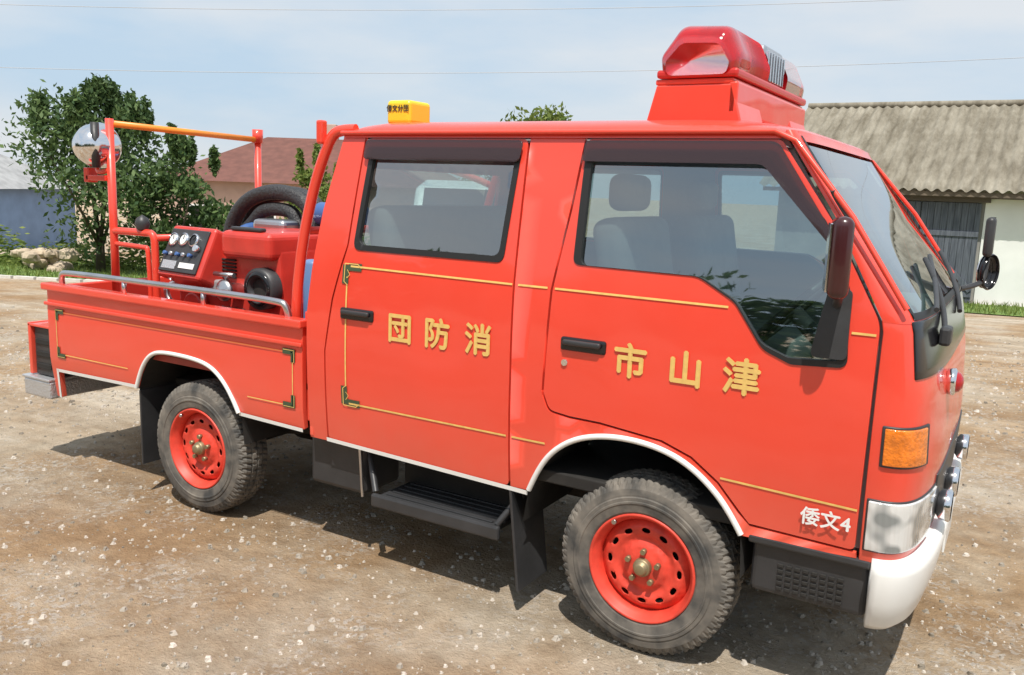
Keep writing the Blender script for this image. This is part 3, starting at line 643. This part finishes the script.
# ------------------------------------------------------------ GROUND
def gz(x,y):
    s=(Vector((x,y,0))-Vector((CAM.x,CAM.y,0))).dot(H); t=max(0,min(s,70)-8)
    return -.05*t*min(1,t/3)
def ground():
    def ax(lo,hi):
        v=[];x=0;st=.25
        while x<hi: v.append(x); x+=st; st*=1.06
        v.append(hi); n=[];x=-.25;st=.25
        while x>lo: n.append(x); x-=st; st*=1.06
        n.append(lo); return n[::-1]+v
    X=ax(-600,600);Y=ax(-600,600); vs=[];fs=[]
    for y in Y:
        for x in X: vs.append((x,y,gz(x,y)))
    n=len(X)
    for j in range(len(Y)-1):
        for i in range(n-1): a=j*n+i; fs.append((a,a+1,a+n+1,a+n))
    m,nt,b=nm("dirt_gravel"); b.inputs['Roughness'].default_value=.95; b.inputs['Specular IOR Level'].default_value=.15
    geo=nt.nodes.new('ShaderNodeNewGeometry')
    def N(sc,det,rg=.6,src=None):
        q=nt.nodes.new('ShaderNodeTexNoise'); q.inputs['Scale'].default_value=sc; q.inputs['Detail'].default_value=det; q.inputs['Roughness'].default_value=rg; nt.links.new(src or geo.outputs['Position'],q.inputs['Vector']); return q
    def ramp(src,p0,c0,p1,c1):
        r=nt.nodes.new('ShaderNodeValToRGB'); r.color_ramp.elements[0].position=p0; r.color_ramp.elements[0].color=c0; r.color_ramp.elements[1].position=p1; r.color_ramp.elements[1].color=c1; nt.links.new(src,r.inputs[0]); return r
    def mix(fac,a,bb,mode='MIX'):
        q=nt.nodes.new('ShaderNodeMix'); q.data_type='RGBA'; q.blend_type=mode
        if isinstance(fac,float): q.inputs[0].default_value=fac
        else: nt.links.new(fac,q.inputs[0])
        for k,v in((6,a),(7,bb)):
            if isinstance(v,tuple): q.inputs[k].default_value=v
            else: nt.links.new(v,q.inputs[k])
        return q
    n1=N(.55,7,.62); c1=ramp(n1.outputs['Fac'],.42,(.43,.295,.175,1),.57,(.54,.455,.35,1))
    n2=N(9,8,.7); c2=ramp(n2.outputs['Fac'],.3,(.68,.66,.64,1),.7,(1.15,1.15,1.15,1))
    k=mix(1.0,c1.outputs[0],c2.outputs[0],'MULTIPLY')
    mp=nt.nodes.new('ShaderNodeMapping'); mp.inputs['Scale'].default_value=(.16,1.5,1); mp.inputs['Rotation'].default_value=(0,0,.12); nt.links.new(geo.outputs['Position'],mp.inputs[0])
    n6=N(1.2,6,.6,mp.outputs[0]); c6=ramp(n6.outputs['Fac'],.38,(.80,.76,.72,1),.60,(1.06,1.06,1.06,1))
    k=mix(1.0,k.outputs[2],c6.outputs[0],'MULTIPLY')
    v=nt.nodes.new('ShaderNodeTexVoronoi'); v.inputs['Scale'].default_value=55; nt.links.new(geo.outputs['Position'],v.inputs['Vector'])
    c3=ramp(v.outputs['Color'],.50,(0,0,0,1),.95,(1,1,1,1))
    n4=N(1.3,4); c4=ramp(n4.outputs['Fac'],.45,(0,0,0,1),.62,(.85,.85,.85,1))
    mm=nt.nodes.new('ShaderNodeMath'); mm.operation='MULTIPLY'; nt.links.new(c3.outputs[0],mm.inputs[0]); nt.links.new(c4.outputs[0],mm.inputs[1])
    k2=mix(mm.outputs[0],k.outputs[2],(.56,.52,.47,1))
    nt.links.new(k2.outputs[2],b.inputs['Base Color'])
    n5=N(60,6,.7)
    ad_=nt.nodes.new('ShaderNodeMath'); ad_.operation='MULTIPLY_ADD'; ad_.inputs[1].default_value=1.2; nt.links.new(n2.outputs['Fac'],ad_.inputs[0]); nt.links.new(n5.outputs['Fac'],ad_.inputs[2])
    bp=nt.nodes.new('ShaderNodeBump'); bp.inputs['Strength'].default_value=1.0; bp.inputs['Distance'].default_value=.022; nt.links.new(ad_.outputs[0],bp.inputs['Height']); nt.links.new(bp.outputs[0],b.inputs['Normal'])
    mk("ground",vs,fs,m,None,True)
ground()
def gravel():
    vs=[];fs=[]; R=random.Random(3)
    cl=[(R.uniform(1,9),R.uniform(-.7,.7),R.uniform(.3,1.0)) for _ in range(30)]
    for i in range(20000):
        if R.random()<.45:
            dd=.9+12*R.random()**1.6; lat=R.uniform(-.75,.75)*dd
        else:
            a,b_,s=R.choice(cl); dd=a+R.gauss(0,s); lat=b_*a+R.gauss(0,s*1.4)
            if dd<.7: continue
        p=Vector((CAM.x,CAM.y,0))+H*dd+RT*lat
        r=R.choice([.003,.004,.004,.005,.006,.008,.013])*R.uniform(.7,1.3)*(1 if dd<6 else 1.4)
        b=len(vs); a0=R.random()*6
        for k in range(5):
            a=a0+k*2*math.pi/5; rr=r*R.uniform(.7,1.3); vs.append((p.x+rr*math.cos(a),p.y+rr*math.sin(a),gz(p.x,p.y)-.001))
        for k in range(5):
            a=a0+k*2*math.pi/5+.3; rr=r*R.uniform(.4,.8); vs.append((p.x+rr*math.cos(a),p.y+rr*math.sin(a),gz(p.x,p.y)+r*R.uniform(.5,.9)))
        for k in range(5): fs.append((b+k,b+(k+1)%5,b+5+(k+1)%5,b+5+k))
        fs.append(tuple(b+5+k for k in range(5)))
    m,nt,bb=nm("pebbles"); bb.inputs['Roughness'].default_value=.9
    geo=nt.nodes.new('ShaderNodeNewGeometry'); r=nt.nodes.new('ShaderNodeValToRGB'); r.color_ramp.elements[0].color=(.20,.17,.13,1); r.color_ramp.elements[1].color=(.58,.52,.45,1)
    nt.links.new(geo.outputs['Random Per Island'],r.inputs[0]); nt.links.new(r.outputs[0],bb.inputs['Base Color'])
    mk("gravel",vs,fs,m)
gravel()
# ------------------------------------------------------------ vegetation
def leafmat(name,c0,c1,tr=.3):
    m,nt,b=nm(name); b.inputs['Roughness'].default_value=.6; b.inputs['Specular IOR Level'].default_value=.3
    geo=nt.nodes.new('ShaderNodeNewGeometry'); r=nt.nodes.new('ShaderNodeValToRGB'); r.color_ramp.elements[0].color=(*c0,1); r.color_ramp.elements[1].color=(*c1,1)
    nt.links.new(geo.outputs['Random Per Island'],r.inputs[0]); nt.links.new(r.outputs[0],b.inputs['Base Color'])
    t=nt.nodes.new('ShaderNodeBsdfTranslucent'); nt.links.new(r.outputs[0],t.inputs[0]); mx=nt.nodes.new('ShaderNodeMixShader'); mx.inputs[0].default_value=tr
    o=nt.nodes['Material Output']; nt.links.new(b.outputs[0],mx.inputs[1]); nt.links.new(t.outputs[0],mx.inputs[2]); nt.links.new(mx.outputs[0],o.inputs[0])
    return m
LEAF=leafmat("foliage_green",(.04,.085,.03),(.14,.21,.07)); LEAFY=leafmat("foliage_yellowish",(.08,.13,.025),(.24,.29,.07)); BARK=mat("bark",(.09,.07,.05),.9,noise=.3,bump=.5)
def tree(name,x,y,h,wd,n,leaf=.09,m=LEAF,seed=1,base=.22,spiky=0,nl=16):
    R=random.Random(seed); e=empty(name,(x,y,gz(x,y)))
    th=h*base
    def limb(p0,p1,r0,r1,nm_="limb"): cyl(nm_,p0,p1,r0,BARK,e,r2=r1,n=8)
    limb((0,0,-.1),(.05,0,th+.3*h*.5),.03*h,.018*h,"trunk")
    lumps=[]
    for i in range(nl):
        a=i*2.4+R.uniform(-.5,.5); rr=wd/2*R.uniform(.15,.80); zz=th+(h-th)*R.uniform(.10,.86)
        k=1-max(0,((zz-th)/(h-th)-.35))*1.0
        c=Vector((rr*k*math.cos(a)*1.1,rr*k*math.sin(a)*1.1,zz)); s=wd*R.uniform(.12,.20); lumps.append((c,s,s*R.uniform(.7,1.1)))
        if i<9: limb((.04,0,th*R.uniform(.8,1.5)),tuple(c),.011*h,.003*h)
    for i in range(spiky):
        a=R.uniform(0,6.28); q_=R.uniform(.05,.42); c=Vector((wd*q_*math.cos(a),wd*q_*math.sin(a),h*(1.04-.55*q_))); lumps.append((c,wd*.04,h*.11))
    vs=[];fs=[]
    for i in range(n):
        c,s,sz=lumps[R.randrange(len(lumps))]
        v=Vector((R.gauss(0,1),R.gauss(0,1),R.gauss(0,1))).normalized()*R.random()**.45*R.uniform(.85,1.2)
        p=c+Vector((v.x*s,v.y*s,v.z*sz)); q=Vector((R.gauss(0,1),R.gauss(0,1),R.gauss(0,.7)+.5)).normalized().to_track_quat('Z','Y')
        l=leaf*R.uniform(.6,1.3); b=len(vs); a=R.random()*6
        for k,(u,v2) in enumerate(((-1,0),(0,-.45),(1,0),(0,.45))):
            uu=u*math.cos(a)-v2*math.sin(a); vv=u*math.sin(a)+v2*math.cos(a); vs.append(p+q@Vector((uu*l,vv*l,0)))
        fs.append((b,b+1,b+2,b+3))
    mk("crown",vs,fs,m,e); return e
tree("apple_tree",-17.5,8.8,4.0,4.4,13000,.078,LEAF,21,.12,16,24)
tree("apple_tree",-15.9,9.6,3.1,3.0,6000,.08,LEAF,12,.12,6,14)
tree("plum_tree",-17.2,15.5,3.3,2.4,4500,.09,LEAFY,14,.15,5)
tree("walnut_tree",-21.4,35.4,7.8,6.4,4500,.17,LEAFY,17,.3,0)
for i,(x,y,h,wd) in enumerate(((-13,-19,5.2,6),(-7.5,-21,5.6,6.5),(4,-20,5.4,6),(9.5,-18,5.8,6.5),(-19,-17,5.8,6.5),(15,-14,5.2,6))):
    tree("yard_tree",x,y,h,wd,2600,.26,LEAF,30+i,.12)
def shrubs(name,pts,h,m,n,leaf,seed,var=.45):
    R=random.Random(seed); vs=[];fs=[]
    for i in range(n):
        k=R.random()*(len(pts)-1); j=int(k); a=Vector(pts[j]).lerp(Vector(pts[j+1]),k-j)
        hh=h*((1-var)+var*math.sin(k*9+seed)*math.sin(k*4.3+1))
        x=a.x+R.gauss(0,.35);y=a.y+R.gauss(0,.35); z=gz(x,y)+R.random()**.8*hh
        q=Vector((R.gauss(0,1),R.gauss(0,1),R.gauss(0,1)+.3)).normalized().to_track_quat('Z','Y'); l=leaf*R.uniform(.6,1.4); b=len(vs)
        for u,v in((-1,0),(0,-.4),(1,0),(0,.4)): vs.append(Vector((x,y,z))+q@Vector((u*l,v*l,0)))
        fs.append((b,b+1,b+2,b+3))
    mk(name,vs,fs,m)
shrubs("shrubs",[(-21.5,8.4),(-17,10.3),(-14,12.2),(-11,14),(-8.5,16)],1.2,LEAFY,11000,.07,2)
shrubs("hedge",[(-24,-13),(-16,-15),(-8,-16.5),(0,-17),(8,-15),(16,-11)],5.0,LEAF,16000,.26,5,.22)
def grass(name,poly,n,h,seed):
    R=random.Random(seed); vs=[];fs=[]; xs=[p[0] for p in poly]; ys=[p[1] for p in poly]; c=0
    while c<n:
        x=R.uniform(min(xs),max(xs));y=R.uniform(min(ys),max(ys))
        if not inside((x,y),poly): continue
        c+=1; z=gz(x,y); a=R.random()*6.28; w_=.012; hh=h*R.uniform(.4,1.2); b=len(vs); lx,ly=R.gauss(0,.3)*hh,R.gauss(0,.3)*hh
        vs+=[(x-w_*math.cos(a),y-w_*math.sin(a),z),(x+w_*math.cos(a),y+w_*math.sin(a),z),(x+lx,y+ly,z+hh)]; fs.append((b,b+1,b+2))
    mk(name,vs,fs,LEAFY)
gm=mat("grass_soil",(.13,.20,.04),.95,noise=.35,nscale=3)
def gridsheet(name,poly,m,dz,step=.8):
    panel(name,poly,[],lambda x,y:(x,y,gz(x,y)+dz),m,None,step=step,thick=0)
gl=[(-24,3.6),(-17.5,5.8),(-12.5,7.5),(-9,9.1),(-9,16),(-26,10)]
gridsheet("grass_verge",gl,gm,.02); grass("grass",gl,15000,.13,4)
gr=[(-3,16.0),(14,14.5),(14,19),(-3,19)]
gridsheet("grass_verge",gr,gm,.02); grass("grass",gr,9000,.14,5)
kp=[(-24,3.45),(-17.5,5.65),(-12.5,7.35),(-9,8.95)]
stone=mat("sandstone",(.46,.37,.27),.9,noise=.3,nscale=5); kerbm=mat("kerb_concrete",(.62,.59,.54),.9,noise=.15)
def rocks(name,cx,cy,n,spread,size,seed):
    R=random.Random(seed); vs=[];fs=[]
    for i in range(n):
        x=cx+R.gauss(0,spread);y=cy+R.gauss(0,spread*.4); s=size*R.uniform(.5,1.2); z=gz(x,y)+R.random()*size*2.2
        bm=bmesh.new(); bmesh.ops.create_icosphere(bm,subdivisions=2,radius=s)
        for v in bm.verts: v.co*=R.uniform(.8,1.15); v.co.z*=.75
        b=len(vs); bm.verts.index_update(); vs+=[(v.co.x+x,v.co.y+y,v.co.z+z) for v in bm.verts]; fs+=[tuple(b+v.index for v in f.verts) for f in bm.faces]; bm.free()
    mk(name,vs,fs,stone)
rocks("rock_pile",-18.6,8.1,30,.42,.19,3)
R_=random.Random(5); vs=[];fs=[]
for a,b_ in zip(kp,kp[1:]):
    L=math.hypot(b_[0]-a[0],b_[1]-a[1]); k=int(L/.5)
    for i in range(k):
        x=a[0]+(b_[0]-a[0])*i/k; y=a[1]+(b_[1]-a[1])*i/k; z=gz(x,y); an=math.atan2(b_[1]-a[1],b_[0]-a[0]); s0=len(vs)
        for sx in(-.23,.23):
            for sy in(-.05,.05):
                for sz in(-.05,.06): vs.append((x+sx*math.cos(an)-sy*math.sin(an),y+sx*math.sin(an)+sy*math.cos(an),z+sz*R_.uniform(.9,1)))
        fs+=[tuple(s0+q for q in f) for f in ((0,1,3,2),(4,6,7,5),(0,4,5,1),(2,3,7,6),(0,2,6,4),(1,5,7,3))]
mk("stone_kerb",vs,fs,kerbm)
# ------------------------------------------------------------ barn (right)
def barn():
    e=empty("barn"); y0=19.2; x0,x1=-4.6,14; zb=-1.4; ze=2.08; zr=4.35; yr=23.4
    wall=mat("barn_wall_grey",(.30,.29,.27),.9,noise=.2,nscale=2); white=mat("whitewash",(.80,.80,.78),.9,noise=.06,nscale=1.5)
    box("front_wall",x0,x1,y0,y0+.3,zb,ze,wall,e,0)
    box("white_wall",.10,x1-.02,y0-.03,y0-.002,zb,ze-.25,white,e,0)
    box("back_wall",x0,x1,27.3,27.6,zb,ze,wall,e,0)
    for x in(x0,x1-.3):
        mk("gable",[(x,y0,zb),(x,27.6,zb),(x,27.6,ze),(x,yr,zr-.1),(x,y0,ze)],[(0,1,2,3,4)],wall,e)
    m,nt,b=nm("asbestos_roof"); b.inputs['Roughness'].default_value=.9
    geo=nt.nodes.new('ShaderNodeNewGeometry'); mp=nt.nodes.new('ShaderNodeMapping'); mp.inputs['Scale'].default_value=(1.6,.45,.45)
    n=nt.nodes.new('ShaderNodeTexNoise'); n.inputs['Scale'].default_value=1.6; n.inputs['Detail'].default_value=9; n.inputs['Roughness'].default_value=.72; nt.links.new(geo.outputs['Position'],mp.inputs[0]); nt.links.new(mp.outputs[0],n.inputs['Vector'])
    r=nt.nodes.new('ShaderNodeValToRGB'); r.color_ramp.elements[0].position=.35; r.color_ramp.elements[0].color=(.14,.12,.085,1); r.color_ramp.elements[1].position=.65; r.color_ramp.elements[1].color=(.33,.30,.24,1)
    nt.links.new(n.outputs['Fac'],r.inputs[0]); nt.links.new(r.outputs[0],b.inputs['Base Color'])
    for sgn,ya,yb in((1,y0-.5,yr),(-1,28.1,yr)):
        za=ze-.12; vs=[];fs=[]; nx=int((x1-x0+.8)/.03); rows=5
        for j in range(rows):
            for half in(0,1):
                t=(j+half)/rows; 
                for i in range(nx+1):
                    x=x0-.4+i*.03; vs.append((x,ya+(yb-ya)*t,za+(zr-za)*t+.035*math.sin(x/.24*2*math.pi)+(.03 if half==0 else 0)))
        for j in range(rows*2-1):
            for i in range(nx): a=j*(nx+1)+i; fs.append((a,a+1,a+nx+2,a+nx+1))
        mk("roof_slope",vs,fs,m,e,True)
    tube("ridge_cap",[(x0-.4,yr,zr+.03),(x1+.4,yr,zr+.03)],.09,m,e)
    box("fascia",x0-.3,x1+.3,y0-.45,y0-.40,ze-.22,ze-.12,mat("old_wood",(.14,.11,.08),.9,noise=.3),e,0)
    dm,nt,b=nm("door_planks"); b.inputs['Roughness'].default_value=.85
    geo=nt.nodes.new('ShaderNodeNewGeometry'); n=nt.nodes.new('ShaderNodeTexNoise'); n.inputs['Scale'].default_value=6; mp=nt.nodes.new('ShaderNodeMapping'); mp.inputs['Scale'].default_value=(6,1,.4)
    nt.links.new(geo.outputs['Position'],mp.inputs[0]); nt.links.new(mp.outputs[0],n.inputs['Vector']); r=nt.nodes.new('ShaderNodeValToRGB'); r.color_ramp.elements[0].position=.3; r.color_ramp.elements[0].color=(.060,.070,.090,1); r.color_ramp.elements[1].position=.7; r.color_ramp.elements[1].color=(.135,.15,.18,1)
    nt.links.new(n.outputs['Fac'],r.inputs[0]); nt.links.new(r.outputs[0],b.inputs['Base Color'])
    for k,(a,c) in enumerate(((-2.50,-1.24),(-1.22,.03))):
        x=a
        while x<c-.05:
            box("door_plank",x,min(x+.135,c),y0-.09,y0-.05,-.85,1.72,dm,e,.004); x+=.142
        box("door_rail",a,c,y0-.115,y0-.092,.95,1.07,dm,e,.004); box("door_rail",a,c,y0-.115,y0-.092,-.45,-.33,dm,e,.004)
        L=math.hypot(c-a,1.28); an=math.atan2(1.28,c-a)*(1 if k==0 else -1)
        box("door_brace",(a+c)/2-L/2+.04,(a+c)/2+L/2-.04,y0-.14,y0-.118,.25,.37,dm,e,.004,rot=(0,-an,0))
    box("door_lintel",-2.75,.2,y0-.14,y0-.02,1.74,1.88,mat("lintel",(.12,.10,.09),.9),e,.01)
barn()
def house(name,cx,cy,L,W,hw,hr,rot,roofc,wallc,zb):
    e=empty(name,(cx,cy,zb)); e.rotation_euler=(0,0,rot)
    wm=mat(name+"_wall",wallc,.9,noise=.1,nscale=2); rm_=mat(name+"_roof",roofc,.8,noise=.2,nscale=3)
    box("walls",-L/2,L/2,-W/2,W/2,0,hw,wm,e,0)
    o=.4; vs=[(-L/2-o,-W/2-o,hw-.1),(L/2+o,-W/2-o,hw-.1),(L/2+o,W/2+o,hw-.1),(-L/2-o,W/2+o,hw-.1),(-L/2+W*.35,0,hr),(L/2-W*.35,0,hr)]
    mk("roof",vs,[(0,1,5,4),(1,2,5),(2,3,4,5),(3,0,4)],rm_,e)
    x=-L/2+1
    while x<L/2-1:
        box("window_frame",x,x+1,-W/2-.05,-W/2-.01,1.0,2.2,WHT,e,.01); box("window_pane",x+.08,x+.92,-W/2-.06,-W/2-.052,1.08,2.12,BLKG,e,0); x+=2.4
    box("chimney",-.3,.3,-.3,.3,hr-.5,hr+.6,wm,e,.02)
house("brick_house",-24.8,24.5,11,8,3.2,5.0,.50,(.15,.06,.045),(.52,.36,.29),-1.55)
house("farm_house",-35.9,14.1,8,6,2.5,4.0,.5,(.34,.34,.34),(.22,.33,.52),-1.4)
def van():
    e=empty("white_van",(-5.35,6.2,gz(-5.35,6.2))); e.rotation_euler=(0,0,math.radians(-55))
    pr=fillet([(-2.2,.35),(2.1,.35),(2.25,.8),(1.75,1.05),(1.15,1.85),(-2.1,1.95),(-2.25,1.0)],[.1,.1,.15,.1,.2,.2,.1],4)
    n=len(pr); vs=[]
    for y in(-.85,.85):
        for x,z in pr: vs.append((x,y*(1-.12*max(0,(z-1.0))),z))
    fs=[tuple(range(n)),tuple(range(2*n-1,n-1,-1))]+[(i,i+n,(i+1)%n+n,(i+1)%n) for i in range(n)]
    o=mk("body",vs,fs,WHT,e); bev(o,.06,3,50)
    for s in(-1,1):
        for x0_,x1_ in((-2.0,-1.0),(-.9,.1),(.2,1.05)):
            vs=[(x0_,s*.853,1.1),(x1_+(.25 if x1_>1 else 0),s*.853,1.1),(x1_,s*.785,1.68),(x0_,s*.785,1.68)]
            mk("side_window",vs,[(0,1,2,3)],BLKG,e)
        for x in(-1.4,1.45):
            cyl("wheel",(x,s*.88,.32),(x,s*.68,.32),.32,TYRE,e,bw=.03); cyl("wheel_disc",(x,s*.885,.32),(x,s*.87,.32),.18,STEEL,e)
    mk("windscreen",[(1.78,-.72,1.08),(1.78,.72,1.08),(1.2,.66,1.80),(1.2,-.66,1.80)],[(0,1,2,3)],BLKG,e).location=(.03,0,.03)
    mk("rear_window",[(-2.262,-.6,1.1),(-2.262,.6,1.1),(-2.2,.55,1.7),(-2.2,-.55,1.7)],[(3,2,1,0)],BLKG,e).location=(-.02,0,0)
van()
def wire(a,b,sag):
    pts=[]
    for i in range(17):
        t=i/16; p=Vector(a).lerp(Vector(b),t); p.z-=sag*4*t*(1-t); pts.append(p)
    return pts
PL=empty("power_line")
wm=mat("wire",(.45,.47,.5),.6); pm=mat("concrete_pole",(.45,.43,.4),.9,noise=.15)
for x,y in ((-33.9,9.4),(13.2,36.5)):
    cyl("pole",(x,y,gz(x,y)-.2),(x,y,10.3),.16,pm,PL,r2=.10); box("crossarm",x-.6,x+.6,y-.05,y+.05,9.7,9.8,pm,PL,0)
tube("wire_low",wire((-33.9,9.4,4.95),(13.2,36.5,7.8),.85),.010,wm,PL)
tube("wire_high",wire((-33.9,9.4,6.9),(13.2,36.5,9.7),.85),.010,wm,PL)
